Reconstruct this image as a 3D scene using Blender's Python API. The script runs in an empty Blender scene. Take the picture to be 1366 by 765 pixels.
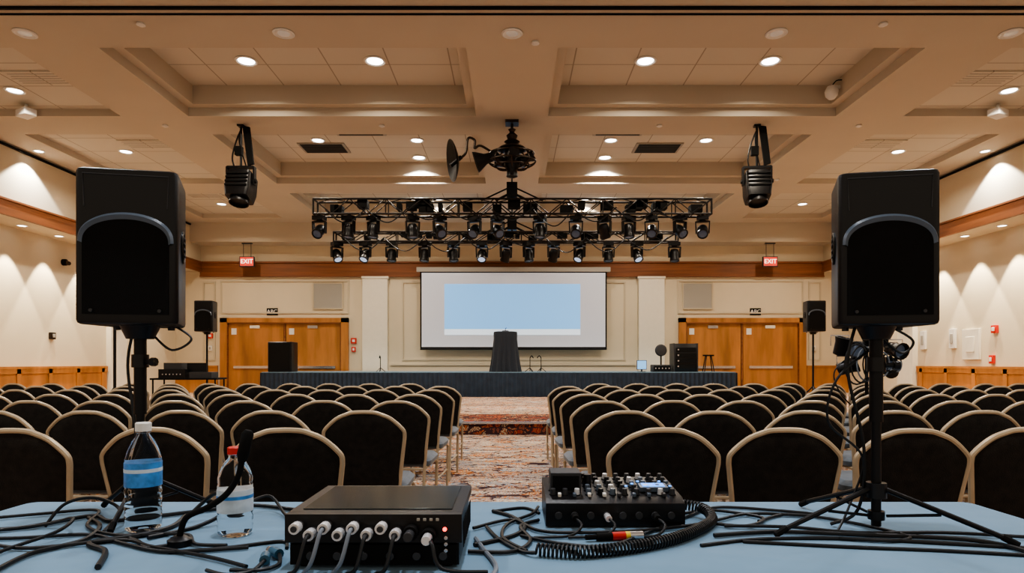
import bpy, math, random
from mathutils import Vector, Matrix
random.seed(7)
S=bpy.context.scene
COL=S.collection
CAMZ=1.19
# ------------------------------------------------------------ materials
def mat(name,col,rough=.6,metal=0,emit=None,es=0,noise=0,nscale=8,bump=0,bscale=60,trans=0,ior=1.45,spec=.5,stretch=None,sheen=0):
    m=bpy.data.materials.new(name); m.use_nodes=True
    N=m.node_tree.nodes; L=m.node_tree.links; p=N['Principled BSDF']
    p.inputs['Base Color'].default_value=(*col,1); p.inputs['Roughness'].default_value=rough
    p.inputs['Metallic'].default_value=metal; p.inputs['IOR'].default_value=ior
    p.inputs['Transmission Weight'].default_value=trans
    p.inputs['Specular IOR Level'].default_value=spec
    if sheen: p.inputs['Sheen Weight'].default_value=sheen
    if emit: p.inputs['Emission Color'].default_value=(*emit,1); p.inputs['Emission Strength'].default_value=es
    tc=N.new('ShaderNodeTexCoord'); mp=N.new('ShaderNodeMapping'); L.new(tc.outputs['Object'],mp.inputs[0])
    if stretch: mp.inputs['Scale'].default_value=stretch
    if noise:
        n=N.new('ShaderNodeTexNoise'); n.inputs['Scale'].default_value=nscale; n.inputs['Detail'].default_value=5
        L.new(mp.outputs[0],n.inputs[0])
        r=N.new('ShaderNodeValToRGB'); r.color_ramp.elements[0].position=.3; r.color_ramp.elements[1].position=.7
        r.color_ramp.elements[0].color=(*[c*(1-noise) for c in col],1); r.color_ramp.elements[1].color=(*[min(1,c*(1+noise)) for c in col],1)
        L.new(n.outputs[0],r.inputs[0]); L.new(r.outputs[0],p.inputs['Base Color'])
    if bump:
        n=N.new('ShaderNodeTexNoise'); n.inputs['Scale'].default_value=bscale; L.new(mp.outputs[0],n.inputs[0])
        b=N.new('ShaderNodeBump'); b.inputs['Strength'].default_value=bump; b.inputs['Distance'].default_value=.02
        L.new(n.outputs[0],b.inputs['Height']); L.new(b.outputs[0],p.inputs['Normal'])
    return m
def carpet(name,cols,sc,outline=.03):
    m=mat(name,(.4,.3,.2),.95,spec=.1); N=m.node_tree.nodes; L=m.node_tree.links; p=N['Principled BSDF']
    tc=N.new('ShaderNodeTexCoord'); mp=N.new('ShaderNodeMapping'); mp.inputs['Scale'].default_value=sc
    L.new(tc.outputs['Object'],mp.inputs[0])
    nz=N.new('ShaderNodeTexNoise'); nz.inputs['Scale'].default_value=1.3; nz.inputs['Detail'].default_value=2; L.new(mp.outputs[0],nz.inputs[0])
    mx=N.new('ShaderNodeVectorMath'); mx.operation='MULTIPLY_ADD'; mx.inputs[1].default_value=(1.2,1.2,0)
    L.new(nz.outputs['Color'],mx.inputs[0]); L.new(mp.outputs[0],mx.inputs[2])
    v=N.new('ShaderNodeTexVoronoi'); v.inputs['Scale'].default_value=1; L.new(mx.outputs[0],v.inputs['Vector'])
    e=N.new('ShaderNodeTexVoronoi'); e.feature='DISTANCE_TO_EDGE'; e.inputs['Scale'].default_value=1; L.new(mx.outputs[0],e.inputs['Vector'])
    w=N.new('ShaderNodeTexWave'); w.inputs['Scale'].default_value=1.1; w.inputs['Distortion'].default_value=6; w.inputs['Detail'].default_value=1; L.new(mx.outputs[0],w.inputs[0])
    sp=N.new('ShaderNodeSeparateColor'); L.new(v.outputs['Color'],sp.inputs[0])
    ad=N.new('ShaderNodeMath'); ad.operation='MULTIPLY_ADD'; ad.inputs[1].default_value=.45; L.new(w.outputs['Fac'],ad.inputs[0])
    ml=N.new('ShaderNodeMath'); ml.operation='MULTIPLY'; ml.inputs[1].default_value=.6; L.new(sp.outputs[0],ml.inputs[0]); L.new(ml.outputs[0],ad.inputs[2])
    r=N.new('ShaderNodeValToRGB'); r.color_ramp.interpolation='CONSTANT'; cr=r.color_ramp
    for i,c in enumerate(cols):
        el=cr.elements[i] if i<2 else cr.elements.new(i/len(cols))
        el.position=i/len(cols); el.color=(*c,1)
    L.new(ad.outputs[0],r.inputs[0])
    lt=N.new('ShaderNodeMath'); lt.operation='LESS_THAN'; lt.inputs[1].default_value=outline; L.new(e.outputs['Distance'],lt.inputs[0])
    mm=N.new('ShaderNodeMix'); mm.data_type='RGBA'; L.new(lt.outputs[0],mm.inputs[0]); L.new(r.outputs[0],mm.inputs[6]); mm.inputs[7].default_value=(.06,.03,.03,1)
    L.new(mm.outputs[2],p.inputs['Base Color'])
    return m
def tiles(name,col,line):
    m=mat(name,col,.9,spec=.1); N=m.node_tree.nodes; L=m.node_tree.links; p=N['Principled BSDF']
    tc=N.new('ShaderNodeTexCoord'); b=N.new('ShaderNodeTexBrick'); b.offset=0; b.inputs['Scale'].default_value=1
    b.inputs['Brick Width'].default_value=1.25; b.inputs['Row Height'].default_value=1.0; b.inputs['Mortar Size'].default_value=.014
    b.inputs['Color1'].default_value=(*col,1); b.inputs['Color2'].default_value=(*[c*.95 for c in col],1); b.inputs['Mortar'].default_value=(*line,1)
    L.new(tc.outputs['Object'],b.inputs[0]); L.new(b.outputs[0],p.inputs['Base Color'])
    return m
M={}
M['ceil']=mat('ceiling_paint',(.55,.49,.4),.9,noise=.03,nscale=.6,spec=.1)
M['tile']=tiles('ceiling_tile',(.62,.58,.5),(.36,.32,.26))
M['wall']=mat('wall_paint',(.65,.57,.43),.85,noise=.03,nscale=1,spec=.15)
M['wall2']=mat('pilaster_paint',(.72,.68,.58),.8,noise=.02,spec=.15)
M['mold']=mat('moulding_paint',(.54,.47,.35),.7)
M['wood']=mat('orange_wood',(.4,.17,.05),.45,noise=.3,nscale=3,stretch=(1,1,.15))
M['wood2']=mat('dark_wood_band',(.22,.08,.03),.5,noise=.25,nscale=3,stretch=(.2,.2,4))
M['carpet']=carpet('patterned_carpet',[(.42,.12,.03),(.52,.36,.2),(.6,.52,.42),(.6,.22,.05),(.2,.26,.32),(.62,.52,.38),(.14,.05,.04),(.48,.36,.28)],(3.2,8,1),.04)
M['riser']=carpet('riser_carpet',[(.32,.05,.03),(.1,.03,.03),(.5,.15,.05),(.05,.04,.05),(.5,.35,.2)],(6,6,9),.09)
M['blk']=mat('black_plastic',(.006,.006,.007),.34,bump=.03,bscale=300,spec=.4)
M['blkm']=mat('black_metal',(.012,.012,.013),.4,metal=.3,spec=.3)
M['matte']=mat('matte_black',(.007,.007,.007),.8,spec=.2)
M['truss']=mat('truss_metal',(.025,.022,.02),.4,metal=.6)
M['grille']=mat('speaker_grille',(.003,.003,.003),.55,bump=.4,bscale=900,spec=.2)
M['rim']=mat('satin_rim',(.09,.12,.16),.3)
M['fab']=mat('chair_fabric',(.015,.0125,.01),.85,noise=.35,nscale=30,bump=.2,bscale=200,sheen=.08,spec=.2)
M['seat']=mat('seat_fabric',(.08,.1,.12),.8,noise=.2,nscale=30,sheen=.3)
M['gold']=mat('champagne_frame',(.5,.4,.27),.42,metal=.35,noise=.1,nscale=10)
M['cloth']=mat('blue_tablecloth',(.15,.27,.39),.85,noise=.07,nscale=5,bump=.35,bscale=7,sheen=.15,spec=.2)
M['skirt']=mat('navy_skirt',(.018,.032,.055),.75,noise=.2,nscale=4)
M['stagetop']=mat('stage_top',(.16,.25,.32),.7,noise=.1)
M['drape']=mat('black_drape',(.008,.012,.02),.75,sheen=.15)
M['scrw']=mat('screen_border',(.6,.63,.7),.7,emit=(.75,.82,1),es=.12)
M['scrb']=mat('projected_blue',(.2,.42,.68),.8,emit=(.2,.5,.95),es=.75)
M['scrl']=mat('projected_light',(.7,.8,.9),.8,emit=(.7,.85,1),es=.6)
M['silver']=mat('silver_metal',(.6,.6,.62),.25,metal=.9)
M['nickel']=mat('nickel_connector',(.72,.73,.75),.38,metal=.45)
M['white']=mat('white_plastic',(.75,.74,.7),.5)
M['grey']=mat('grey_panel',(.36,.34,.3),.9,noise=.08,nscale=40)
M['dgrey']=mat('dark_grey_plastic',(.03,.032,.036),.45)
M['red']=mat('red_plastic',(.6,.03,.02),.4)
M['redE']=mat('red_led',(.8,.02,.01),.4,emit=(1,.03,.02),es=6)
M['signE']=mat('exit_sign_face',(.5,.05,.04),.5,emit=(1,.08,.05),es=.6)
M['signT']=mat('exit_sign_letters',(1,.8,.7),.5,emit=(1,.75,.6),es=2)
M['blueE']=mat('blue_led',(.1,.3,1),.4,emit=(.1,.4,1),es=1.2)
M['lamp']=mat('lamp_lens',(1,1,1),.4,emit=(1,.97,.92),es=9)
M['lampdim']=mat('dim_lens',(.5,.48,.45),.2,emit=(1,.9,.75),es=.12)
M['lens']=mat('fixture_lens',(.06,.08,.12),.1,metal=.2,emit=(.6,.75,1),es=.03)
M['lensb']=mat('fixture_lens_lit',(.3,.4,.6),.12,metal=.2,emit=(.55,.72,1),es=.7)
M['glassblk']=mat('glass_screen',(.022,.03,.03),.16,noise=.2,nscale=3)
M['pet']=mat('clear_plastic',(.93,.97,.99),.04,trans=1,ior=1.16)
M['lblue']=mat('blue_label',(.06,.25,.6),.4,noise=.4,nscale=40)
M['lwhite']=mat('white_label',(.6,.7,.78),.4,noise=.2,nscale=30)
M['cable']=mat('black_cable',(.007,.009,.011),.45)
M['cableb']=mat('grey_cable',(.16,.19,.23),.45)
M['yellow']=mat('yellow_tape',(.8,.6,.05),.5)
M['cblue']=mat('blue_connector',(.05,.14,.22),.35)
M['bronze']=mat('bronze_metal',(.04,.028,.02),.4,metal=.6)
# ------------------------------------------------------------ mesh builder
class B:
    def __init__(s): s.v=[];s.f=[];s.m=[];s.mats=[]
    def mi(s,k):
        if k not in s.mats: s.mats.append(k)
        return s.mats.index(k)
    def add(s,vs,fs,k,T=None):
        o=len(s.v); i=s.mi(k)
        s.v+= [tuple(T@Vector(v)) if T else tuple(v) for v in vs]
        for f in fs: s.f.append([a+o for a in f]); s.m.append(i)
    def box(s,x0,x1,y0,y1,z0,z1,k,T=None):
        vs=[(x,y,z) for x in(x0,x1) for y in(y0,y1) for z in(z0,z1)]
        s.add(vs,[(0,1,3,2),(4,6,7,5),(0,4,5,1),(2,3,7,6),(0,2,6,4),(1,5,7,3)],k,T)
    def cbox(s,c,d,k,T=None):
        s.box(c[0]-d[0]/2,c[0]+d[0]/2,c[1]-d[1]/2,c[1]+d[1]/2,c[2]-d[2]/2,c[2]+d[2]/2,k,T)
    def tube(s,pts,r,k,n=8,closed=False,T=None):
        P=[Vector(p) for p in pts]; c=len(P); R=r if isinstance(r,(list,tuple)) else [r]*c
        vs=[];fs=[]; up=None
        for i in range(c):
            a=P[(i-1)%c] if (i>0 or closed) else P[i]; b=P[(i+1)%c] if (i<c-1 or closed) else P[i]
            t=(b-a).normalized() if (b-a).length>1e-9 else Vector((0,0,1))
            if up is None:
                up=Vector((0,0,1)) if abs(t.z)<.9 else Vector((1,0,0))
            up=(up-t*up.dot(t)); up=up.normalized() if up.length>1e-6 else t.orthogonal().normalized()
            sd=t.cross(up)
            for j in range(n):
                A=2*math.pi*j/n; vs.append(P[i]+(up*math.cos(A)+sd*math.sin(A))*R[i])
        for i in range(c if closed else c-1):
            i2=(i+1)%c
            for j in range(n): fs.append((i*n+j,i*n+(j+1)%n,i2*n+(j+1)%n,i2*n+j))
        if not closed: fs.append(tuple(range(n))[::-1]); fs.append(tuple((c-1)*n+j for j in range(n)))
        s.add(vs,fs,k,T)
    def cyl(s,a,b,r,k,n=16,r1=None,T=None): s.tube([a,b],[r,r if r1 is None else r1],k,n,T=T)
    def loft(s,rings,k,caps=True,T=None):
        n=len(rings[0]); vs=[p for r in rings for p in r]; fs=[]
        for i in range(len(rings)-1):
            for j in range(n): fs.append((i*n+j,i*n+(j+1)%n,(i+1)*n+(j+1)%n,(i+1)*n+j))
        if caps: fs.append(tuple(range(n))[::-1]); fs.append(tuple((len(rings)-1)*n+j for j in range(n)))
        s.add(vs,fs,k,T)
    def lathe(s,prof,k,n=24,T=None):
        s.loft([[(max(r,1e-4)*math.cos(2*math.pi*j/n),max(r,1e-4)*math.sin(2*math.pi*j/n),z) for j in range(n)] for r,z in prof],k,True,T)
    def prism(s,poly,y0,y1,k,T=None):   # poly in XZ
        n=len(poly); vs=[(p[0],y0,p[1]) for p in poly]+[(p[0],y1,p[1]) for p in poly]
        s.add(vs,[tuple(range(n)),tuple(range(n,2*n))[::-1]]+[(i,i+n,(i+1)%n+n,(i+1)%n) for i in range(n)],k,T)
    def merge(s,o,T):
        off=len(s.v); s.v+=[tuple(T@Vector(v)) for v in o.v]
        for f,m_ in zip(o.f,o.m): s.f.append([q+off for q in f]); s.m.append(s.mi(o.mats[m_]))
    def mesh(s,name):
        me=bpy.data.meshes.new(name); me.from_pydata(s.v,[],s.f)
        for k in s.mats: me.materials.append(M[k])
        me.polygons.foreach_set('material_index',s.m); me.polygons.foreach_set('use_smooth',[True]*len(s.f))
        me.update()
        import bmesh
        bm=bmesh.new(); bm.from_mesh(me); bmesh.ops.recalc_face_normals(bm,faces=bm.faces); bm.to_mesh(me); bm.free()
        me.set_sharp_from_angle(angle=math.radians(38)); return me
    def build(s,name,loc=(0,0,0),rz=0,sc=1,bevel=0):
        return place(s.mesh(name),name,loc,rz,sc,bevel)
def place(me,name,loc=(0,0,0),rz=0,sc=1,bevel=0):
    o=bpy.data.objects.new(name,me); COL.objects.link(o); o.location=loc; o.rotation_euler=(0,0,rz); o.scale=(sc,sc,sc)
    if bevel:
        b=o.modifiers.new('bevel','BEVEL'); b.width=bevel; b.segments=2; b.limit_method='ANGLE'; b.angle_limit=.7
    return o
def cat(pts,k=8,closed=False):
    P=[Vector(p) for p in pts]; out=[]; n=len(P)
    for i in range(n-1):
        p0=P[max(i-1,0)];p1=P[i];p2=P[i+1];p3=P[min(i+2,n-1)]
        for j in range(k):
            t=j/k; out.append(.5*((2*p1)+(p2-p0)*t+(2*p0-5*p1+4*p2-p3)*t*t+(3*p1-p0-3*p2+p3)*t**3))
    out.append(P[-1]); return out
def rrect(hx,hy,z,r=.03,n=4,cx=0,cy=0):
    out=[]
    for sx,sy,a0 in((1,1,0),(-1,1,90),(-1,-1,180),(1,-1,270)):
        for i in range(n+1):
            a=math.radians(a0+90*i/n); out.append((cx+sx*(hx-r)+r*math.cos(a),cy+sy*(hy-r)+r*math.sin(a),z))
    return out
R=Matrix.Rotation; TR=Matrix.Translation
def simple(name,boxes,bevel=0):
    b=B()
    for x in boxes: b.box(*x)
    return b.build(name,bevel=bevel)
# ------------------------------------------------------------ room shell
YB=25.8; Y0=-3; ZC=6.69
simple('floor',[(-13.8,13.8,Y0,YB+.2,-.1,0,'carpet')])
simple('wall_back',[(-13.8,13.8,YB,YB+.2,0,7.5,'wall')])
for sg,nm in((-1,'left'),(1,'right')):
    f=lambda a,b:(min(sg*a,sg*b),max(sg*a,sg*b))
    simple('wall_'+nm,[(*f(13.6,13.8),Y0,YB,0,7.5,'wall')])
    simple('ceiling_soffit_'+nm,[(*f(12.6,13.6),Y0,YB,4.89,7.5,'wall')])
    simple('trim_fascia_'+nm,[(*f(12.52,12.6),Y0,YB,4.93,5.24,'wood2'),(*f(12.49,12.6),Y0,YB,5.24,5.29,'wood2'),(*f(12.5,12.6),Y0,YB,4.87,4.93,'wood2')])
    simple('trim_track_'+nm,[(*f(12.54,12.6),Y0,YB,6.6,6.65,'matte')])
    bx=[(*f(13.54,13.6),Y0,21.3,0,1.05,'wood'),(*f(13.5,13.6),Y0,21.3,1.03,1.1,'wood'),(*f(13.5,13.6),Y0,21.3,0,.16,'wood')]
    y=9
    while y<21.2: bx.append((*f(13.51,13.6),y,y+.14,.16,1.03,'wood')); y+=1.2
    bx.append((*f(13.51,13.6),Y0,21.3,.9,1.03,'wood'))
    simple('trim_wainscot_'+nm,bx)
    simple('trim_pilaster_'+nm,[(*f(13.42,13.6),21.35,22.2,0,4.88,'wall2'),(*f(13.4,13.6),21.3,22.25,0,.2,'mold'),(*f(13.4,13.6),21.3,22.25,4.65,4.88,'mold')])
# ceiling with coffers
xs=[-12.6,-11.7,-8.7,-7.2,-.8,.8,7.2,8.7,11.7,12.6]; ys=[Y0,11.1,14.17,15.3,19.5,20.6,24.1,YB]
b=B()
for i in range(9):
    for j in range(7):
        main=(i in(3,5)) and j in(1,3,5); side=(i in(1,7)) and j in(1,3,5)
        if main or side: continue
        b.box(xs[i],xs[i+1],ys[j],ys[j+1],ZC,7.4,'ceil')
for (xa,xb) in((-7.2,-.8),(.8,7.2)):
    for ya,yb in((11.1,14.17),(15.3,19.5),(20.6,24.1)):
        w=.2
        for q in((xa,xb,ya,ya+w),(xa,xb,yb-w,yb),(xa,xa+w,ya+w,yb-w),(xb-w,xb,ya+w,yb-w)): b.box(*q,6.88,7.39,'ceil')
b.box(-12.6,12.6,24.9,YB,5.95,ZC,'ceil')
b.build('ceiling')
b=B(); b.box(-7.3,7.3,11,24.2,7.29,7.38,'tile')
for xa,xb in((-11.7,-8.7),(8.7,11.7)):
    for ya,yb in((11.1,14.17),(15.3,19.5),(20.6,24.1)): b.box(xa,xb,ya,yb,6.85,7,'tile')
b.build('ceiling_tiles')
simple('trim_partition_track',[(-12.5,12.5,9.8,9.86,ZC-.03,ZC,'matte'),(-12.5,12.5,10.0,10.03,ZC-.02,ZC,'matte')])
# back wall trim
bx=[(-12.6,12.6,YB-.08,YB,4.72,5.24,'wood2'),(-12.6,12.6,YB-.14,YB,5.24,5.3,'wood2'),(-12.6,12.6,YB-.12,YB,4.68,4.73,'wood2')]
simple('trim_wood_band',bx)
b=B()
for xa,xb in((-6.0,-5.0),(5.09,6.12)):
    b.box(xa,xb,YB-.25,YB,0,4.68,'wall2'); b.box(xa-.04,xb+.04,YB-.28,YB,4.6,4.68,'wall2'); b.box(xa-.05,xb+.05,YB-.29,YB,0,.3,'wall2')
b.build('trim_wall_pilasters')
def frame(b,xa,xb,za,zb,w=.06,k='mold',y=YB,t=.04):
    b.box(xa,xb,y-t,y,zb-w,zb,k);b.box(xa,xb,y-t,y,za,za+w,k);b.box(xa,xa+w,y-t,y,za+w,zb-w,k);b.box(xb-w,xb,y-t,y,za+w,zb-w,k)
b=B()
frame(b,-4.45,4.6,1.3,4.5);frame(b,-11.8,-6.6,3.2,4.55);frame(b,6.7,11.8,3.2,4.55);frame(b,-12.5,-12.0,1.3,4.5);frame(b,12.0,12.5,1.3,4.5)
b.box(-4.9,5,YB-.06,YB,1.1,1.17,'mold')
b.build('trim_wall_panels')
simple('trim_wainscot_back',[(-13.6,-11.9,YB-.07,YB,0,1.05,'wood'),(-13.6,-11.9,YB-.1,YB,1.03,1.1,'wood'),(11.9,13.6,YB-.07,YB,0,1.05,'wood'),(11.9,13.6,YB-.1,YB,1.03,1.1,'wood')])
for i,(xa,xb) in enumerate(((-11.76,-6.6),(6.73,11.85))):
    b=B(); xm=(xa+xb)/2; y=YB
    b.box(xa,xa+.28,y-.16,y,0,3.02,'wood');b.box(xb-.28,xb,y-.16,y,0,3.02,'wood');b.box(xa,xb,y-.16,y,2.84,3.02,'wood')
    for u,v in((xa+.28,xm-.03),(xm+.03,xb-.28)):
        b.box(u+.02,v-.02,y-.06,y,.01,2.82,'wood')
        b.box(u+.25,v-.25,y-.11,y-.05,.98,1.08,'silver')
        b.box(u+.9,u+1.3,y-.09,y-.05,2.6,2.72,'silver')
        b.box(u+.15,u+.35,y-.07,y-.05,2.35,2.6,'white')
    b.box(xm-.03,xm+.03,y-.08,y,0,2.84,'wood2')
    for u in(xa+.28,xb-.31): b.box(u,u+.03,y-.17,y-.05,0,2.84,'wood2')
    b.box(xa+.28,xb-.28,y-.17,y-.05,2.8,2.84,'wood2')
    b.build('door_%d'%(i+1))
for x in(-7.44,7.5):
    b=B(); b.box(x-.59,x+.59,YB-.05,YB,3.4,4.43,'grey'); frame(b,x-.61,x+.61,3.38,4.45,.04,'mold',YB,.07); b.build('acoustic_wall_panel')
def text(par,s,size,loc,m,ext=.004):
    c=bpy.data.curves.new('lettering','FONT'); c.body=s; c.size=size; c.extrude=ext; c.align_x='CENTER'; c.align_y='CENTER'; c.materials.append(M[m])
    o=bpy.data.objects.new('lettering',c); COL.objects.link(o); o.parent=par; o.location=loc; o.rotation_euler=(math.pi/2,0,0)
for x in(-9.7,9.85):
    b=B(); b.box(-.22,.22,-.03,0,-.14,.14,'matte'); o=b.build('room_sign',(x,YB,3.28)); text(o,'ABC',.22,(0,-.035,0),'white')
for x in(-10.47,10.2):
    b=B(); b.box(-.29,.29,-.05,.05,-.2,.2,'dgrey'); b.box(-.26,.26,-.056,-.05,-.17,.17,'signE'); b.cyl((-.15,0,.2),(-.15,0,.73),.012,'dgrey',8); b.cyl((.15,0,.2),(.15,0,.73),.012,'dgrey',8); b.box(-.2,.2,-.05,.05,.7,.74,'dgrey')
    o=b.build('exit_sign',(x,25.2,5.21)); text(o,'EXIT',.24,(0,-.06,0),'signT')
# projection screen
b=B(); y=25.4
b.box(-3.66,3.78,y,y+.04,1.78,4.84,'matte');b.box(-3.6,3.72,y-.012,y,1.84,4.8,'scrw');b.box(-2.69,2.72,y-.02,y-.012,2.55,4.35,'scrb');b.box(-2.69,2.72,y-.02,y-.012,2.32,2.55,'scrl')
b.box(-3.8,3.92,y-.05,y+.12,4.84,5.02,'grey'); b.cyl((-3.66,y+.02,1.76),(3.78,y+.02,1.76),.035,'blkm',10)
for x in(-3.2,3.3): b.box(x-.04,x+.04,y+.05,YB-.08,4.88,4.96,'blkm')
b.build('projection_screen')
# wall devices
def dev(name,x,z,w,h,k,wall='back',yy=0):
    b=B()
    if wall=='back': b.box(x-w/2,x+w/2,YB-.07,YB,z-h/2,z+h/2,k); b.box(x-w/4,x+w/4,YB-.085,YB-.07,z-h/4,z+h/4,'white' if k=='red' else 'grey')
    else:
        s=1 if wall=='right' else -1; xa,xb=sorted((s*13.6,s*13.52)); xc,xd=sorted((s*13.52,s*13.5))
        b.box(xa,xb,yy-w/2,yy+w/2,z-h/2,z+h/2,k); b.box(xc,xd,yy-w/4,yy+w/4,z-h/4,z+h/4,'white' if k=='red' else 'grey' if k!='wall2' else 'wall2')
    b.build(name,bevel=.008)
dev('fire_alarm',-6.4,2.1,.22,.22,'red');dev('fire_alarm',-6.4,1.75,.16,.2,'red')
dev('fire_alarm',0,2.15,.2,.22,'red','right',17.9);dev('fire_alarm',0,1.3,.16,.24,'red','right',18)
dev('wall_speaker',0,1.95,.25,.6,'white','right',21.0);dev('wall_speaker',0,1.95,.25,.6,'white','right',19.6)
dev('electrical_panel',0,1.75,.7,.9,'wall2','right',18.8);dev('thermostat',0,2.0,.2,.2,'bronze','left',18.8)
dev('light_switch',-12.2,1.8,.14,.2,'white');dev('light_switch',12.2,1.8,.14,.2,'white');dev('fire_alarm',-12.2,2.3,.2,.2,'red')
b=B(); b.cyl((-13.6,19.3,4.25),(-13.5,19.3,4.25),.1,'matte',12); b.cyl((-13.5,19.3,4.25),(-13.35,19.2,4.2),.06,'bronze',12); b.build('security_camera')
# ------------------------------------------------------------ lights
b=B(); b.lathe([(.15,.0),(.21,0),(.225,-.015),(.19,-.03),(.165,-.012)],'white',28); b.lathe([(.165,-.002),(.16,-.014),(0,-.016)],'lamp',28)
DL=b.mesh('recessed_downlight')
b=B(); b.lathe([(.1,0),(.17,0),(.18,-.015),(.15,-.03),(.12,-.012)],'white',24); b.lathe([(.12,-.002),(.1,-.012),(0,-.014)],'lampdim',24)
DS=b.mesh('gimbal_downlight')
WARM=(1,.875,.71)
def downlight(x,y,z,p=0,kind='AREA',spot=90,col=WARM,me=None,sc=1,tilt=0):
    o=place(me or DL,'recessed_downlight',(x,y,z),0,sc)
    if p:
        l=bpy.data.lights.new('bulb',kind); l.energy=p; l.color=col
        if kind=='AREA': l.shape='DISK'; l.size=.3; l.spread=math.radians(150)
        else: l.spot_size=math.radians(spot); l.spot_blend=.22; l.shadow_soft_size=.04
        lo=bpy.data.objects.new('bulb',l); COL.objects.link(lo); lo.parent=o; lo.location=(0,0,-.05/sc); lo.rotation_euler=(0,tilt,0)
for x in(-5.35,-2.76,2.69,5.2):
    downlight(x,12.83,7.29,120)
for x in(-5.3,-2.6,2.7,5.3): downlight(x,17.4,7.29,130,sc=.9)
for x in(-2.75,2.75): downlight(x,18.85,7.29,600,'SPOT',128,(1,.97,.92))
for x in(-2.75,2.75): downlight(x,23.6,7.29,220,'SPOT',115)
for x in(-5.3,5.3): downlight(x,22.2,7.29,150)
for s in(-1,1):
    for yy in(13.2,17.0,22.6): downlight(s*10.3,yy,6.85,120,sc=.85)
    downlight(s*12.25,16.5,ZC,550,'SPOT',100,(1,.97,.92),sc=.6)
    for yy in(17.1,18.5,20.1,23.2): downlight(s*13.15,yy,4.89,800,'SPOT',62,(1,.87,.66),sc=.6)
    for yy in(2,7): downlight(s*10.0,yy,ZC,80)  # out-of-view side lamps near the camera, added for ambient fill
for x in(-8.1,-3.8,0,4.4,8.3): place(DS,'gimbal_downlight',(x,10.6,ZC))
for yy in(1.5,6.0):  # unseen overhead lamps, added as fill light for the near part of the room
    for x in(-5,0,5): downlight(x,yy,ZC,105,col=(.95,.96,1))
w=bpy.data.worlds.new('world'); S.world=w; w.use_nodes=True
w.node_tree.nodes['Background'].inputs[0].default_value=(1,.84,.66,1); w.node_tree.nodes['Background'].inputs[1].default_value=.65
# vents
b=B(); b.box(-.65,.65,-.4,.4,-.03,0,'grey')
for i in range(8): b.box(-.58,.58,-.35+i*.09,-.31+i*.09,-.05,-.03,'dgrey')
V=b.mesh('ceiling_air_vent')
for x,y,z in((-5.3,18,7.29),(-4.0,16.6,7.29),(2.8,16.6,7.29),(4.1,18,7.29)): place(V,'ceiling_air_vent',(x,y,z))
b=B(); b.box(-.6,.6,-.3,.3,-.03,0,'tile')
for i in range(5): b.box(-.52,.52,-.22+i*.1,-.2+i*.1,-.035,-.03,'grey')
V=b.mesh('ceiling_air_vent')
for x,y,z in((-9.3,12.6,6.85),(9.3,12.6,6.85),(-9.4,16.4,6.85),(9.4,16.4,6.85),(-10.3,21.4,6.85)): place(V,'ceiling_air_vent',(x,y,z))
b=B(); b.lathe([(.06,0),(.07,-.03),(.03,-.05)],'white',16)
sp=b.mesh('fire_sprinkler')
for x,y in((-9,9.2),(-6,10.3),(6,10.3),(2,9.2),(8,14.7),(-8,14.7),(-3,14.7),(3.4,14.7),(.4,10.9),(-7.9,19),(7.9,19)): place(sp,'fire_sprinkler',(x,y,ZC))
b=B(); b.lathe([(.04,.12),(.09,.1),(.14,0),(.12,-.1),(.07,-.16),(0,-.18)],'white',20); b.box(-.03,.18,-.03,.03,.06,.12,'white')
b.tube(cat([(0,0,.1),(.05,-.1,.18),(.17,-.1,.2)]),.012,'matte',6)
b.build('dome_camera',(6.82,13.6,7.0))
for s in(-1,1):
    b=B(); b.cyl((0,0,0),(0,0,-.12),.03,'white'); b.cbox((0,0,-.2),(.4,.25,.15),'white'); b.build('ceiling_projector',(s*10.6,13.9,6.85),.5*s,bevel=.02)
# ------------------------------------------------------------ stage
b=B(); b.box(-8.8,7.86,22.55,25.3,.0,.84,'matte'); b.box(-8.84,7.9,22.5,25.32,.84,.88,'stagetop')
def pleat(x0,y0,x1,y1,amp=.03,per=.16,za=.01,zb=.855,k='skirt'):
    Ln=math.hypot(x1-x0,y1-y0); n=int(Ln/per*6); dx,dy=(x1-x0)/Ln,(y1-y0)/Ln; nx,ny=dy,-dx
    vs=[]
    for i in range(n+1):
        t=Ln*i/n; a=amp*math.sin(2*math.pi*t/per)+.01*math.sin(t*3.1)
        for z,m_ in((za,1),(zb,.5)): vs.append((x0+dx*t+nx*(a*m_+.03),y0+dy*t+ny*(a*m_+.03),z))
    b.add(vs,[(2*i,2*i+2,2*i+3,2*i+1) for i in range(n)],k)
pleat(-8.85,22.48,7.91,22.48); pleat(-8.86,25.3,-8.86,22.48); pleat(7.92,22.48,7.92,25.3)
b.build('stage')
b=B(); b.box(-7.5,7.5,10.62,12.4,0,.2,'riser'); b.box(-7.52,7.52,10.58,10.64,.18,.215,'silver'); b.build('carpeted_riser')
# draped lectern
b=B(); rings=[]
for z,s in((0,1.12),(.3,1.02),(.8,.9),(1.2,.84),(1.38,.86),(1.45,.84),(1.47,.6)):
    rg=[]
    for j in range(96):
        a=2*math.pi*j/96; c,s_=math.cos(a),math.sin(a); q=(abs(c)**5+abs(s_)**5)**(-1/5)
        am=.04*(1.5-z)/1.5*math.sin(a*18)
        rg.append(((.5*s*q+am)*c,(.36*s*q+am)*s_,z))
    rings.append(rg)
b.loft(rings,'drape'); b.cyl((0,0,1.45),(0,0,1.5),.12,'matte'); b.tube(cat([(0,0,1.47),(.0,.02,1.55),(.03,-.05,1.6)]),.012,'matte',6)
b.build('draped_lectern',(-.24,23.2,.88))
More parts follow.
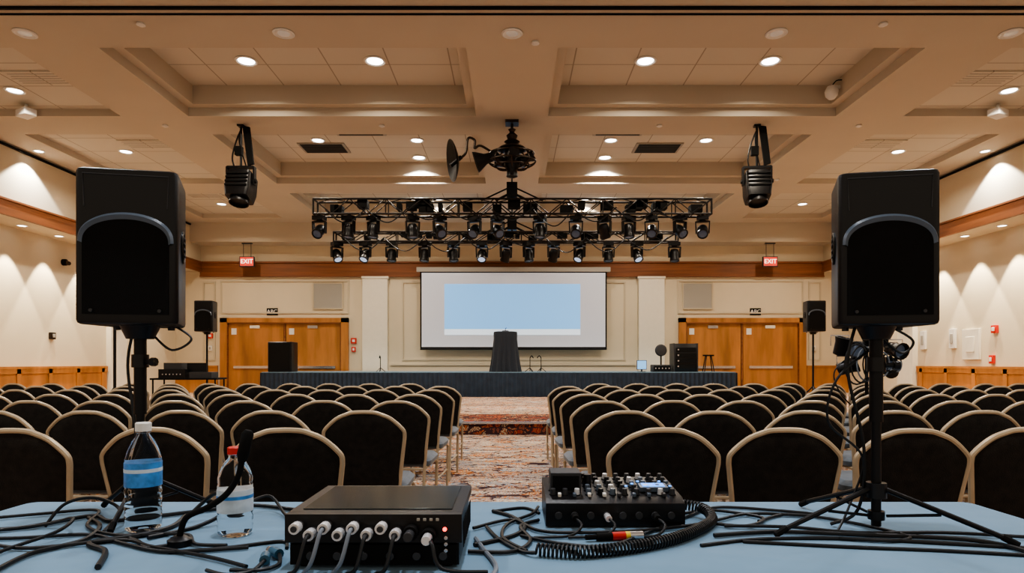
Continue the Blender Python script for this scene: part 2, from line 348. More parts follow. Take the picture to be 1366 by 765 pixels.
# stage boxes
def cab(b,w,d,h,k='blk',ox=0,oz=0):
    b.loft([rrect(w/2*.95,d/2*.95,oz,.02,3,ox),rrect(w/2,d/2,oz+.02,.03,3,ox),rrect(w/2,d/2,oz+h-.02,.03,3,ox),rrect(w/2*.95,d/2*.95,oz+h,.02,3,ox)],k)
b=B(); cab(b,.85,.7,1.08); b.box(-.38,.38,-.37,-.345,.06,1.02,'grille')
b.build('stage_speaker',(-8.3,23.1,.88))
b=B(); cab(b,.85,.6,1.02)
for z in(.2,.4,.6,.8): b.box(-.36,.36,-.32,-.3,z-.07,z+.07,'matte'); b.cyl((-.28,-.34,z),(-.28,-.3,z),.03,'silver',10)
for x in(-.42,.42): b.box(x-.02,x+.02,-.31,.31,0,1.03,'dgrey')
b.build('equipment_rack',(6.25,23.2,.88))
b=B(); cab(b,.7,.4,.26,'dgrey'); b.box(-.3,.3,-.22,-.2,.04,.22,'matte')
for i in range(5): b.cyl((-.24+i*.12,-.24,.13),(-.24+i*.12,-.2,.13),.025,'silver',8)
b.cyl((0,0,.26),(0,0,.6),.03,'blkm'); T=TR((0,0,.78))@R(math.pi/2,4,'X'); b.lathe([(.02,-.1),(.18,-.08),(.22,0),(.18,.08),(.02,.1)],'dgrey',20,T=T); b.build('confidence_monitor',(5.4,23.1,.88))
b=B(); b.box(-.18,.18,-.02,.02,.08,.42,'dgrey'); b.box(-.16,.16,-.03,-.02,.1,.4,'scrb'); b.cyl((0,0,0),(0,0,.1),.03,'dgrey'); b.cbox((0,0,.01),(.25,.2,.02),'dgrey'); b.build('small_monitor',(4.7,23.1,.88))
b=B(); b.cyl((0,0,.57),(0,0,.62),.2,'matte',20)
for a in range(4): c,s_=math.cos(a*1.57+.7),math.sin(a*1.57+.7); b.cyl((c*.12,s_*.12,.58),(c*.24,s_*.24,0.01),.018,'blkm',8)
b.build('bar_stool',(7.15,23.2,.88))
b=B(); b.cyl((0,0,.03),(0,0,.5),.014,'blkm',8); b.tube(cat([(0,0,.5),(.1,0,.58),(.2,0,.5)]),.018,'matte',6)
for a in range(3): c,s_=math.cos(a*2.1),math.sin(a*2.1); b.cyl((0,0,.15),(c*.18,s_*.18,0.01),.012,'blkm',6)
ms=b.mesh('microphone_stand')
for x in(-4.75,.65,1.05): place(ms,'microphone_stand',(x,23,.88),random.random()*6)
# AV cart left-rear
b=B(); b.box(-.75,.75,-.35,.35,.8,.84,'matte')
for x in(-.7,.7):
    for y in(-.3,.3): b.cyl((x,y,0),(x,y,.82),.02,'blkm',8)
b.box(-.7,.7,-.3,.3,.2,.23,'matte'); b.box(-.6,0,-.25,.2,.84,1.05,'blk'); b.box(.1,.6,-.25,.2,.84,.98,'dgrey'); b.box(-.5,-.1,-.2,.15,1.05,1.2,'dgrey')
for i in range(6): b.cyl((-.5+i*.08,-.27,.93),(-.5+i*.08,-.25,.93),.015,'silver',8)
b.box(-.05,.4,.0,.03,.98,1.2,'blk'); b.build('av_cart',(-7.75,15.3,0),.1)
# ------------------------------------------------------------ speakers
def speaker_mesh():
    b=B(); H=.35
    def ring(s,z):
        o=[]
        base=[(-.108,-.095),(.108,-.095),(.076,.1),(-.076,.1)]; n=5
        for i in range(4):
            p=Vector(base[i]);q=Vector(base[i-1]);r=Vector(base[(i+1)%4]); a=p+(q-p).normalized()*.02; c=p+(r-p).normalized()*.02
            for t in range(n+1):
                t/=n; x=(1-t)**2*a+2*t*(1-t)*p+t*t*c; o.append((x.x*s,x.y*s,z))
        return o
    b.loft([ring(.93,0),ring(.98,.003),ring(1,.01),ring(1,H-.01),ring(.98,H-.003),ring(.93,H)],'blk')
    arch=[]
    for i in range(33):
        a=math.pi*i/32; arch.append((.088*math.cos(a),.18+.055*max(0,math.sin(a))**.8))
    b.prism([(-.088,.022),(.088,.022)]+arch,-.099,-.093,'grille')
    outer=[(x*1.12,z+.004+.012*math.sin(math.pi*i/32)) for i,(x,z) in enumerate(arch)]
    vs=[];fs=[]
    for (x,z),(u,v) in zip(arch,outer):
        vs+=[(x,-.0985,z),((x*.4+u*.6),-.104,(z*.4+v*.6)),(u,-.0955,v)]
    for i in range(32):
        a=i*3; fs+=[(a,a+1,a+4,a+3),(a+1,a+2,a+5,a+4)]
    b.add(vs,fs,'rim')
    b.tube([(-.085,-.0955,.262),(-.088,-.0955,.335),(.088,-.0955,.335),(.085,-.0955,.262)],.0015,'dgrey',6)
    for s in(-1,1):
        ang=math.atan2(.032,.195)
        T=TR((s*.0927,.0,.19))@R(s*ang,4,'Z')
        el=[(s*.001,.03*math.cos(k/20*6.283),.036*math.sin(k/20*6.283)) for k in range(20)]
        b.tube(el,.0035,'blk',6,True,T=T)
        b.add([(s*.001,p[1],p[2]) for p in el],[tuple(range(20))],'matte',T)
        for z in(-.018,-.004,.01,.022): b.cbox((s*.003,0,z),(.005,.042,.005),'dgrey',T)
    b.cyl((0,0,-.03),(0,0,.003),.03,'blk',16,.045)
    for x in(-.06,.06): b.cyl((x,.03,-.008),(x,.03,.003),.008,'dgrey',8)
    for c in((-.07,-.1,.03),(.07,-.1,.03)): b.cyl(c,(c[0],c[1]-.003,c[2]),.004,'dgrey',8)
    return b
def stand(b,zt,legs,r=.26,hub=.1):
    b.cyl((0,0,.015),(0,0,zt*.6),.0105,'blkm',12); b.cyl((0,0,zt*.55),(0,0,zt),.0145,'blkm',12)
    b.cyl((0,0,zt*.8),(0,0,zt*.87),.02,'blk',14); b.cyl((0,0,zt*.83),(.034,-.01,zt*.83),.006,'blk',8); b.cyl((.034,-.01,zt*.83),(.046,-.012,zt*.83),.011,'blk',8)
    b.cyl((0,0,hub-.02),(0,0,hub+.015),.022,'blk',14); b.cyl((0,0,.03),(0,0,.05),.018,'blk',12)
    for a in legs:
        c,s=math.cos(a),math.sin(a)
        b.tube([(c*.02,s*.02,hub),(c*r*.97,s*r*.97,.018)],.006,'blkm',8); b.tube([(c*r*.93,s*r*.93,.022),(c*r*1.04,s*r*1.04,.008)],.0075,'matte',8)
        b.tube([(c*.02,s*.02,.04),(c*r*.5,s*r*.5,hub*.55)],.0035,'blkm',6)
TZ=.80
SX=Matrix.Diagonal((1.0,.9,1,1))
for side,x,y,sc,ang in((-1,-.945,1.62,1.07,.2),(1,.84,1.47,.965,-.2)):
    b=B(); zb=(1.274 if side>0 else 1.284)-TZ
    legs=(-.55,3.35,1.8) if side>0 else (.5,2.6,4.9)
    b.merge(speaker_mesh(),TR((0,0,zb))@R(ang,4,'Z')@Matrix.Scale(sc,4)@SX)
    stand(b,zb-.01,legs,.25 if side>0 else .17)
    b.tube(cat([(.05,.05,zb+.01),(.11,.04,zb-.03),(.07,.02,zb-.06),(.02,.02,zb-.02)]),.003,'cable',6)
    b.tube(cat([(-.03,.03,zb+.01),(-.05,.03,zb-.1),(-.02,.015,zb-.28),(-.03,.02,.05),(-.08,.05,.006)]),.004,'cable',6)
    if side>0: b.tube(cat([(.0,.02,zb-.05),(-.09,.0,zb-.12),(-.1,.02,zb-.22),(-.02,.02,.17),(-.05,.02,.06),(-.1,-.02,.006)]),.003,'cable',6)
    b.build('pa_speaker',(x,y,TZ))
# far speakers on stands
for x in(-7.85,7.75):
    b=B(); b.merge(speaker_mesh(),TR((0,0,2.0))@Matrix.Scale(2.25,4))
    b.cyl((0,0,.1),(0,0,2.0),.025,'blkm',10)
    for a in(0.3,2.4,4.5): c,s=math.cos(a),math.sin(a); b.cyl((0,0,.6),(c*.55,s*.55,.02),.018,'blkm',8)
    b.build('pa_speaker',(x,16.4,0))
b=B(); b.cyl((0,0,.0),(0,0,2.9),.035,'blkm',10)
for a in(0.3,2.4,4.5): c,s=math.cos(a),math.sin(a); b.cyl((0,0,.6),(c*.5,s*.5,.02),.018,'blkm',8)
b.cbox((0,0,2.9),(.25,.2,.3),'blk'); b.build('lighting_stand',(-10.1,16.2,0))
# ------------------------------------------------------------ chairs
def chair_mesh():
    b=B()
    half=[(.18,.0),(.182,.25),(.186,.45),(.202,.6),(.219,.73),(.225,.785),(.215,.82),(.155,.876),(.1,.902),(.05,.915)]
    yb=lambda z:-(z-.45)*.16 if z>.45 else -(.45-z)*.1
    pts=[(-x,yb(z),z) for x,z in half]+[(x,yb(z),z) for x,z in reversed(half)]
    b.tube(cat(pts,4),.0118,'gold',8)
    def hw(z):
        for i in range(len(half)-1):
            if half[i][1]<=z<=half[i+1][1]:
                t=(z-half[i][1])/(half[i+1][1]-half[i][1]); return half[i][0]*(1-t)+half[i+1][0]*t
        return .045
    zs=[.47,.5,.58,.66,.73,.785,.82,.85,.88,.912]; nx=8
    for sd in(-1,1):
        vs=[];fs=[]
        for z in zs:
            w=hw(z)-.004; ez=min(1,min(z-.47,.912-z)/.06)
            for i in range(nx+1):
                u=-1+2*i/nx; ex=min(1,(1-abs(u))/.25); bulge=.006+.02*math.sqrt(max(0,min(ez,ex)))*(1 if sd>0 else .45)
                vs.append((u*w,yb(z)+sd*bulge,z))
        for r in range(len(zs)-1):
            for i in range(nx): a=r*(nx+1)+i; fs.append((a,a+1,a+nx+2,a+nx+1))
        b.add(vs,fs,'fab')
    b.loft([rrect(.2,.19,.44,.05,4,0,.225),rrect(.222,.212,.455,.06,4,0,.225),rrect(.226,.216,.485,.06,4,0,.225),rrect(.2,.19,.51,.05,4,0,.225)],'seat')
    for s in(-1,1):
        b.tube([(s*.19,.0,.44),(s*.2,.4,.44),(s*.21,.43,.42),(s*.2,.45,0)],.0115,'gold',8)
        b.tube([(s*.19,-.02,.2),(s*.2,.44,.2)],.008,'gold',6)
    b.tube([(-.19,.0,.43),(.19,.0,.43)],.01,'gold',6)
    return b.mesh('banquet_chair')
CH=chair_mesh()
def chair(x,y,r=0): place(CH,'banquet_chair',(x,y,0),r+random.uniform(-.07,.07))
for k in range(7):
    d=2.66+.95*k+.02
    lim=7.6 if k<6 else 7.2
    xm=min(lim, d*.87+.6)
    x=.635+(.5 if k==6 else 0)
    while x<xm:
        chair(x+random.uniform(-.012,.012),d+random.uniform(-.03,.03),.0+min(.14,x*.02)); x+=.5
    x=-.82-(.5 if k==6 else 0) if k else -.93
    while x>-xm: chair(x+random.uniform(-.012,.012),d+random.uniform(-.03,.03),-min(.14,-x*.02)); x-=.52 if k else .54
# ------------------------------------------------------------ truss
def truss(name,xa,xb,y,z,h,cabn):
    b=B(); q=h/2
    for sy in(-q,q):
        for sz in(-q,q): b.cyl((xa,sy,sz),(xb,sy,sz),.025,'truss',8)
    n=int((xb-xa)/.42); st=(xb-xa)/n
    for i in range(n):
        x0=xa+i*st; x1=x0+st; s=1 if i%2 else -1
        for sy in(-q,q): b.cyl((x0,sy,-s*q),(x1,sy,s*q),.014,'truss',6)
        for sz in(-q,q): b.cyl((x0,-s*q,sz),(x1,s*q,sz),.011,'truss',6)
        if i%4==0:
            for sy in(-q,q): b.cyl((x0,sy,-q),(x0,sy,q),.016,'truss',6)
    for x in(xa,xb):
        for sy in(-q,q): b.cyl((x,sy,-q),(x,sy,q),.025,'truss',6)
        for sz in(-q,q): b.cyl((x,-q,sz),(x,q,sz),.025,'truss',6)
    b.cyl((0,0,q+.05),(0,0,ZC-z),.02,'blkm',6)
    b.cbox((0,0,q+.25),(.26,.2,.36),'blk')
    for s in(-1,1): b.cyl((0,0,q+.35),(s*.75,0,q),.02,'blkm',6); b.cyl((0,0,q+.2),(s*.4,0,q),.03,'blkm',6)
    for i in range(cabn):
        x0=xa+.3+i*(xb-xa-.6)/cabn; w=(xb-xa-.6)/cabn; dp=.12+random.random()*.22
        b.tube(cat([(x0,-q-.03,-q*.5),(x0+w*.3,-q-.04,-q-dp*.8),(x0+w*.6,-q-.04,-q-dp),(x0+w,-q-.03,-q*.2)],5),.016,'cable',5)
    for i in range(22):
        x=random.uniform(xa+.2,xb-.2); b.cbox((x,0,q*random.uniform(-.3,.6)),(random.uniform(.1,.35),h*.7,h*.5),'matte')
    b.build(name,(0,y,z))
truss('lighting_truss',-4.78,4.8,15.5,4.97,.36,9)
truss('lighting_truss',-4.92,4.58,17.7,4.69,.26,8)
def mhead(tilt,led):
    b=B(); b.cyl((0,0,.05),(0,0,.0),.03,'blkm',8); b.cbox((0,0,-.05),(.28,.22,.1),'blk'); b.cyl((0,0,-.09),(0,0,-.13),.08,'blk',12)
    b.cbox((0,0,-.14),(.32,.1,.03),'blk')
    for s in(-1,1): b.prism([(s*.15,-.13),(s*.175,-.13),(s*.165,-.42),(s*.13,-.42)][::s],-.05,.05,'blk')
    T=TR((0,0,-.36))@R(tilt,4,'X')
    b.lathe([(.05,.17),(.1,.16),(.125,.1),(.13,0),(.12,-.08),(.135,-.13),(.13,-.17),(.105,-.17),(.1,-.15)],'blk',18,T=T)
    b.lathe([(.1,-.152),(.095,-.158),(0,-.17)],'lens' if not led else 'lensb',18,T=T)
    return b.mesh('moving_head_light')
m1=mhead(-.9,False); m2=mhead(-.6,True); m3=mhead(-.15,False); m4=mhead(.5,False)
for i,px in enumerate((-4.67,-3.96,-3.36,-2.41,-1.75,-.91,-.35,.68,1.55,2.24,2.83,3.39,4.07,4.62)): place(m1 if i in(0,13,5) else random.choice([m1,m3,m4]),'moving_head_light',(px,15.45,4.76),random.uniform(-.6,.6))
for i,px in enumerate((-4.85,-4.06,-3.33,-2.42,-1.62,-.83,-.17,.46,1.15,1.87,2.67,3.46,4.5)): place(m2 if i in(0,1,5,9,11) else random.choice([m4,m3]),'moving_head_light',(px,17.65,4.54),random.uniform(-.8,.8))
# hanging profile spots
def hangspot():
    b=B(); b.cbox((0,0,-.02),(.14,.14,.04),'blkm'); b.cyl((0,0,0),(0,0,-.95),.028,'blkm',8)
    b.cyl((.1,0,-.1),(.17,0,-.95),.02,'blkm',8); b.prism([(.04,-.02),(.2,-.05),(.3,-.9),(.16,-.94)],-.03,.03,'matte')
    b.cbox((0,0,-.98),(.62,.12,.05),'blkm')
    for s in(-1,1): b.cbox((s*.31,0,-1.18),(.04,.12,.42),'blkm')
    T=TR((0,0,-1.44))@R(-.3,4,'X')
    b.loft([rrect(.2,.2,.38,.05,3),rrect(.27,.27,.3,.06,3),rrect(.28,.28,-.1,.06,3),rrect(.25,.25,-.32,.06,3)],'blk',T=T)
    for z in(.2,.1,0,-.1): b.cbox((0,-.29,z),(.5,.03,.03),'matte',T)
    b.lathe([(.21,-.32),(.22,-.42),(.2,-.42),(.19,-.36)],'blkm',18,T=T); b.lathe([(.19,-.35),(0,-.36)],'lens',18,T=T)
    for s in(-1,1): b.cyl((s*.27,0,-1.3),(s*.36,0,-1.3),.05,'blk',10)
    b.tube(cat([(0,0,-.1),(-.12,0,-.4),(-.2,0,-.8),(-.1,.1,-1.15)]),.018,'cable',5)
    b.tube(cat([(0,0,-.05),(-.04,0,-.4),(.1,.1,-1.0)]),.015,'cable',5)
    b.cbox((-.05,0,-.6),(.16,.12,.2),'matte')
    return b.mesh('stage_spotlight')
HS=hangspot()
place(HS,'stage_spotlight',(-6.25,14.7,ZC)); place(HS,'stage_spotlight',(5.65,14.7,ZC),-.15)
# central projector rig
b=B(); b.cbox((0,0,-.03),(.3,.3,.06),'bronze'); b.cyl((0,0,0),(0,0,-.5),.03,'bronze',10)
b.lathe([(.03,-.15),(.09,-.18),(.05,-.24),(.13,-.32),(.1,-.4),(.18,-.46),(.12,-.52),(.3,-.6),(.34,-.64),(.12,-.66)],'bronze',20)
for z,r in((-.72,.5),(-.9,.54),(-1.0,.4)): b.tube([(r*math.cos(a/16*math.pi),r*.8*math.sin(a/16*math.pi),z) for a in range(32)],.018,'bronze',6,True)
for a in range(8):
    c,s=math.cos(a*.785),math.sin(a*.785); b.tube(cat([(c*.1,s*.1,-.6),(c*.36,s*.3,-.66),(c*.54,s*.44,-.88),(c*.38,s*.3,-1.04),(0,0,-1.1)],4),.016,'bronze',6)
T=TR((0,0,-.85)); b.lathe([(.02,.2),(.16,.18),(.2,.05),(.18,-.15),(.12,-.26),(.13,-.4),(.02,-.42)],'blk',18,T=T)
for a in range(5):
    c,s=math.cos(a*1.257-.3),math.sin(a*1.257-.3); Ta=TR((c*.34,s*.3,-.86))@R(a*1.257,4,'Z')@R(1.2,4,'Y'); b.lathe([(.04,-.16),(.09,-.14),(.1,.05),(.13,.16),(.11,.16)],'blk',12,T=Ta)
Ta=TR((-.6,-.1,-.88))@R(-1.9,4,'Y'); b.lathe([(.05,-.2),(.1,-.18),(.12,0),(.22,.18),(.24,.24),(.2,.24),(.08,.05)],'blkm',18,T=Ta)
b.tube(cat([(-.3,0,-.8),(-.7,0,-.55),(-.85,0,-.6),(-.85,0,-.42),(-1.0,0,-.38),(-1.05,0,-.7),(-1.2,0,-.85)]),.028,'bronze',8)
Td=TR((-1.3,0,-.88))@R(.3,4,'Z')@R(math.pi/2-.15,4,'Y'); b.lathe([(0,.07),(.2,.05),(.36,-.01),(.46,-.06),(.47,-.08),(.36,-.03),(.2,.03),(0,.05)],'blkm',28,T=Td)
b.cyl((-1.15,0,-.8),(-1.4,0,-1.0),.05,'blk',10)
b.build('projector_rig',(0,14.5,ZC))
# ------------------------------------------------------------ lighting stand cluster (right mid)
b=B(); b.lathe([(.0,0.0),(.13,0),(.13,.02),(.02,.035)],'blkm',20); b.cyl((0,0,.02),(0,0,1.5),.016,'blkm',10); b.cyl((-.3,0,1.38),(.3,0,1.38),.014,'blkm',8)
for x,z,ax,az in((-.26,1.36,.3,.6),(-.12,1.3,1.3,-.5),(.06,1.42,1.5,.4),(.26,1.32,1.8,.2),(-.2,1.16,1.2,1.2),(.2,1.14,1.0,-.8)):
    T=TR((x,-.04,z))@R(az,4,'Z')@R(ax,4,'X'); b.lathe([(.03,-.1),(.06,-.09),(.07,.03),(.085,.08),(.07,.08),(.06,.04)],'blk',16,T=T); b.lathe([(.06,.045),(0,.05)],'lensb' if x<-.2 else 'lens',16,T=T)
    b.tube([(x-.09,0,z),(x-.09,0,z+.1),(x+.09,0,z+.1),(x+.09,0,z)],.006,'silver',6)
for i in range(9):
    r=.07+.015*i; cx=.25-.055*i; b.tube([(cx+r*.6*math.cos(a/10*math.pi),-.08-.012*i,1.18+r*math.sin(a/10*math.pi)) for a in range(20)],.008,'cable' if i%3 else 'cableb',6,True)
b.tube(cat([(-.2,-.05,1.25),(-.34,-.05,1.1),(-.28,-.05,.9),(-.1,-.03,.7),(0,-.02,.4)]),.007,'cable',6)
b.build('par_light_stand',(3.45,6.2,0))
# ------------------------------------------------------------ foreground table
b=B()
b.loft([rrect(1.345,.4,.02,.03,4,-.035,1.42),rrect(1.335,.392,.5,.03,4,-.035,1.42),rrect(1.33,.39,.785,.03,4,-.035,1.42),rrect(1.325,.385,.797,.03,4,-.035,1.42),rrect(1.31,.37,.8,.03,4,-.035,1.42)],'cloth')
tb=b.build('clothed_table')
# bottles
def bottle(x,y,H,r,cap,lab,l0,l1):
    b=B(); p=[(.0,.004),(r*.75,0),(r*.95,.006),(r,.02)]
    z=.02
    while z<H*.62:
        p+=[(r,z+.004),(r*.955,z+.009),(r,z+.014)]; z+=.018
    p+=[(r*.98,H*.66),(r*.85,H*.74),(r*.6,H*.83),(r*.36,H*.88),(r*.33,H*.9),(r*.42,H*.905),(r*.42,H*.915),(r*.33,H*.92),(r*.33,H*.95),(0,H*.951)]
    b.lathe(p,'pet',32)
    b.lathe([(r*1.0,l0),(r*1.02,l0),(r*1.02,l1),(r*1.0,l1)],lab,32)
    b.lathe([(r*1.021,l0+(l1-l0)*.6),(r*1.03,l0+(l1-l0)*.6),(r*1.03,l0+(l1-l0)*.75),(r*1.021,l0+(l1-l0)*.75)],'lwhite' if lab=='lblue' else 'lblue',32)
    b.lathe([(r*.4,H*.918),(r*.44,H*.92),(r*.44,H*.99),(r*.38,H),(0,H)],cap,24)
    b.build('water_bottle',(x,y,TZ))
bottle(-.862,1.49,.252,.039,'white','lblue',.105,.16)
bottle(-.63,1.45,.2,.038,'red','lwhite',.055,.105)
# gooseneck mic
b=B(); b.lathe([(0,0),(.024,0),(.024,.014),(.012,.022),(0,.022)],'blk',20); b.tube(cat([(0,0,.018),(.015,0,.06),(.06,0,.082),(.1,0,.11),(.126,0,.15),(.134,0,.19)]),.0065,'matte',10)
b.tube([(.133,0,.18),(.136,0,.195),(.146,0,.24),(.148,0,.247)],[.008,.0125,.0125,.007],'matte',14)
b.tube(cat([(0,0,.006),(-.05,-.03,.005),(-.1,.02,.005),(-.16,.06,.005)]),.004,'cable',6); b.build('gooseneck_microphone',(-.71,1.36,TZ))
# video switcher
b=B(); xa,xb,ya,yb=-.43,-.095,1.205,1.49
b.box(xa+.006,xb-.006,ya+.012,yb,.005,.098,'blk'); b.box(xa,xb,ya,ya+.02,.05,.104,'blk'); b.box(xa,xb,ya+.02,yb,.088,.104,'blk')
b.box(xa+.022,xb-.022,ya+.04,yb-.018,.104,.106,'glassblk'); b.box(xa+.01,xb-.01,ya+.002,ya+.02,.008,.046,'matte')
for x in(xa+.03,xb-.03):
    for y in(ya+.03,yb-.03): b.cyl((x,y,0),(x,y,.006),.012,'matte',10)
for i in range(8):
    x=xa+.028+i*.0265; z=.072 if i%2 else .084
    b.cyl((x,ya,z),(x,ya-.02,z),.0085,'silver',12); b.cyl((x,ya-.012,z),(x,ya-.032,z),.0105,'nickel',14); b.cyl((x,ya-.032,z),(x,ya-.035,z),.006,'dgrey',12)
    if i in(1,2,4,5,7): b.tube(cat([(x,ya-.03,z),(x,ya-.05,z-.004),(x-.01,ya-.065,z-.05),(x-.03,ya-.05,.008)],5),.004,'cable' if i%2 else 'cableb',6)
for i,(x,z) in enumerate(((xb-.095,.072),(xb-.062,.066))):
    b.cyl((x,ya+.001,z),(x,ya-.02,z),.014,'matte',14); b.cyl((x,ya-.018,z),(x,ya-.045,z),.009,'nickel' if i else 'dgrey',12)
b.tube(cat([(xb-.06,ya-.02,.066),(xb-.05,ya-.05,.06),(xb-.03,ya-.06,.02),(xb+.05,ya-.03,.005)]),.004,'cable',6)
b.cyl((xb-.032,ya+.001,.076),(xb-.032,ya-.003,.076),.004,'redE',10)
for i in range(3): b.cyl((xb-.03,ya+.001,.06-i*.012),(xb-.03,ya-.004,.06-i*.012),.004,'silver',8)
for i in range(4): b.box(xa+.25+i*.012,xa+.256+i*.012,ya-.003,ya,.092,.097,'grey')
for i in range(9): b.box(xb-.0005,xb+.001,ya+.04+i*.024,ya+.052+i*.024,.03,.08,'matte')
for i in range(6): b.cyl((xa+.05+i*.05,ya+.003,.026),(xa+.05+i*.05,ya-.006,.026),.008,'dgrey',10)
b.build('video_switcher',(0,0,TZ),bevel=.003)
for i,(x,y,z,a) in enumerate(((-.46,1.24,.012,.3),(-.455,1.275,.012,.8))):
    b=B(); T=R(a,4,'Z'); b.cyl((0,-.02,0),(0,.01,0),.010,'cblue',12,T=T); b.cyl((0,.01,0),(0,.025,0),.007,'silver',10,T=T); b.tube(cat([(0,-.02,0),(-.02,-.06,-.006),(-.06,-.07,-.006),(-.1,-.03,-.006)]),.004,'cable',6,T=T); b.build('cable_connector',(x-.02,y,TZ+z))
# audio mixer
b=B(); xa,xb,ya,yb=.08,.41,1.507,1.71
vs=[(x,y,z) for x in(xa,xb) for y,z in((ya,.004),(ya,.058),(ya+.03,.068),(yb,.085),(yb,.004))]
b.add(vs,[(0,1,2,3,4),(9,8,7,6,5)]+[(i,(i+1)%5,(i+1)%5+5,i+5) for i in range(5)],'blk')
sl=math.atan2(.017,.173); T=TR((xa,ya+.03,.068))@R(sl,4,'X')
for i in range(11):
    for j in range(5):
        if i<3 and j>1: continue
        x=.02+i*.029; y=.015+j*.034
        k=random.choice(['dgrey','dgrey','rim','nickel','dgrey','blk','cableb']); b.cyl((x,y,0),(x,y,.016),.0075,k,10,.006,T=T); b.cyl((x,y,.0),(x,y,.002),.0095,'matte',10,T=T)
for i in range(8): b.cbox((.035+i*.036,.003,.004),(.008,.014,.008),random.choice(['rim','white','dgrey']),T)
for i in range(7): b.cyl((.2+i*.018,.03+.02*(i%3),.016),(.2+i*.018,.03+.02*(i%3),.019),.004,'blueE',8,T=T)
b.cbox((.27,.05,.008),(.07,.04,.012),'rim',T); b.cbox((.27,.05,.0145),(.055,.028,.002),'blueE',T)
b.box(xa+.015,xa+.09,ya+.06,ya+.14,.07,.12,'dgrey'); b.box(xa+.02,xa+.085,ya+.055,ya+.06,.078,.114,'grille'); b.cyl((xa+.11,ya+.1,.07),(xa+.11,ya+.1,.11),.01,'blk',10)
for i in range(8): b.cyl((xa+.03+i*.038,ya,.03),(xa+.03+i*.038,ya-.006,.03),.009,'dgrey',12)
for i in(1,3,6):
    x=xa+.03+i*.038; b.cyl((x,ya-.005,.03),(x,ya-.035,.03),.008,'nickel' if i==3 else 'matte',10); b.tube(cat([(x,ya-.03,.03),(x+.01,ya-.06,.02),(x-.02,ya-.09,.006),(x-.1,ya-.1,.005)]),.0035,'cable',6)
b.build('audio_mixer',(0,0,TZ),bevel=.002)
# cables
cn=[0]
def cable(pts,r=.004,k='cable',wob=.012):
    b=B(); cn[0]+=1; P=[]
    for i,p in enumerate(pts):
        z=p[2] if len(p)>2 else r+.0015*(cn[0]%3)
        P.append((max(-1.33,min(1.26,p[0])),min(1.79,p[1]),TZ+max(z,r)))
    b.tube(cat(P,10),r,k,7); b.build('audio_cable')
cable([(-1.33,1.46),(-1.15,1.48),(-1.06,1.6),(-.98,1.55),(-.92,1.58),(-.8,1.66),(-.7,1.72),(-.55,1.66)],.005)
cable([(-1.33,1.55),(-1.2,1.62),(-1.08,1.66),(-1.0,1.5),(-.88,1.42),(-.78,1.43),(-.72,1.42),(-.67,1.35),(-.6,1.34)],.004)
cable([(-.78,1.2),(-.83,1.3),(-.9,1.36),(-.83,1.42),(-.8,1.5),(-.82,1.6)],.006)
cable([(-.95,1.15),(-.97,1.28),(-.93,1.38),(-.97,1.5),(-1.05,1.58)],.005)
cable([(-1.02,1.2),(-1.04,1.3),(-1.0,1.4,.02),(-1.02,1.48,.03),(-1.1,1.5,.01),(-1.2,1.45)],.004)
cable([(-1.1,1.5,.005),(-1.08,1.54,.05),(-1.02,1.56,.06),(-.96,1.56,.03),(-.93,1.45,.006)],.004)
cable([(-.8,1.56),(-.76,1.58,.05),(-.72,1.56,.07),(-.7,1.55,.03),(-.74,1.5,.006),(-.8,1.4)],.005)
cable([(-.7,1.6),(-.68,1.62,.03),(-.64,1.68,.04),(-.58,1.62,.01),(-.52,1.52),(-.47,1.44)],.004)
cable([(-.7,1.3),(-.6,1.33),(-.5,1.38),(-.47,1.33)],.004)
cable([(-1.3,1.4),(-1.1,1.4),(-.95,1.43),(-.83,1.36),(-.7,1.3),(-.55,1.33)],.004)
cable([(-1.3,1.34),(-1.15,1.36),(-1.0,1.32),(-.85,1.38),(-.75,1.33),(-.6,1.26),(-.5,1.2)],.004)
cable([(-.08,1.35),(.0,1.42),(.03,1.5),(.0,1.6),(-.05,1.66)],.005)
cable([(-.09,1.3),(.0,1.3),(.04,1.38),(.02,1.5),(.065,1.56)],.0045)
cable([(-.09,1.48),(0,1.56),(.06,1.46),(.15,1.44),(.3,1.46),(.45,1.52),(.6,1.62),(.75,1.6)],.004)
cable([(-.05,1.66),(.03,1.7),(.07,1.64)],.004)
cable([(.02,1.42),(.1,1.36),(.2,1.34),(.3,1.44),(.44,1.6),(.55,1.7),(.7,1.66),(.78,1.62)],.004)
cable([(.43,1.62),(.52,1.66),(.62,1.58),(.55,1.5),(.47,1.53)],.004)
cable([(.4,1.35),(.55,1.4),(.75,1.4),(.95,1.36),(1.1,1.33),(1.25,1.34)],.004)
cable([(.45,1.42),(.6,1.45),(.75,1.43),(1.0,1.38),(1.05,1.25),(1.0,1.1)],.005)
cable([(.5,1.5),(.65,1.49),(.78,1.44),(.98,1.44),(1.15,1.4),(1.26,1.38)],.004)
cable([(.5,1.38),(.7,1.34),(.9,1.31),(1.1,1.26),(1.2,1.2)],.004)
cable([(.6,1.55),(.7,1.62),(.8,1.56),(.88,1.42),(.82,1.38),(.72,1.4)],.004)
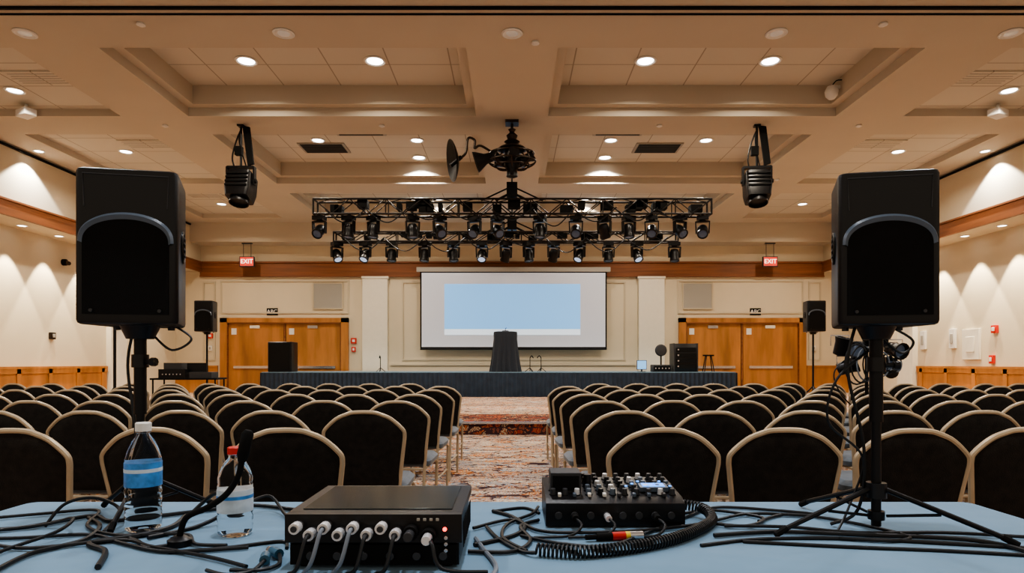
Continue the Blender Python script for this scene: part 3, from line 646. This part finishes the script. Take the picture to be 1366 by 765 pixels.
cable([(.03,1.3),(-.02,1.4),(-.01,1.52),(.05,1.62),(.07,1.7)],.004)
cable([(-.05,1.1),(-.03,1.2),(-.06,1.32),(-.08,1.4)],.005,'cableb')
# coiled cord
path=cat([(.43,1.63,.03),(.48,1.6,.025),(.48,1.53,.014),(.42,1.44,.014),(.34,1.36,.014),(.24,1.3,.014),(.14,1.27,.014),(.05,1.285,.014)],40)
b=B(); seg=[0]
for i in range(1,len(path)): seg.append(seg[-1]+(path[i]-path[i-1]).length)
tot=seg[-1]; n=int(tot/.0085*9); j=0; pts=[]
for q in range(n):
    s=tot*q/(n-1)
    while j<len(seg)-2 and seg[j+1]<s: j+=1
    u=(s-seg[j])/max(1e-9,seg[j+1]-seg[j]); c=path[j].lerp(path[j+1],min(1,u)); t=(path[j+1]-path[j]).normalized(); sd=t.cross(Vector((0,0,1))).normalized(); up=sd.cross(t)
    a=2*math.pi*s/.0085; pts.append(c+(sd*math.cos(a)+up*math.sin(a))*.0115+Vector((0,0,TZ)))
b.tube(pts,.0028,'cable',5); b.tube(cat([pts[-1],pts[-1]+Vector((-.03,.03,-.005)),(-.03,1.4,TZ+.005),(-.06,1.5,TZ+.005)]),.004,'cable',6); b.build('coiled_cord')
b=B(); b.cyl((-.035,0,0),(0,0,0),.009,'matte',12); b.cyl((0,0,0),(.03,0,0),.0095,'red',12); b.cyl((.03,0,0),(.04,0,0),.0095,'yellow',12); b.cyl((.04,0,0),(.07,0,0),.009,'silver',12); b.cyl((-.035,0,0),(-.06,0,0),.006,'matte',8); b.build('xlr_connector',(.22,1.4,TZ+.0095),.15)
# ------------------------------------------------------------ camera
c=bpy.data.cameras.new('camera'); c.sensor_width=36; c.lens=850/1366*36; c.shift_y=102.5/1366; c.clip_start=.05
co=bpy.data.objects.new('camera',c); COL.objects.link(co); co.location=(0,0,CAMZ); co.rotation_euler=(math.pi/2,0,0); S.camera=co
S.view_settings.view_transform='AgX'
S.view_settings.look='AgX - Medium High Contrast'
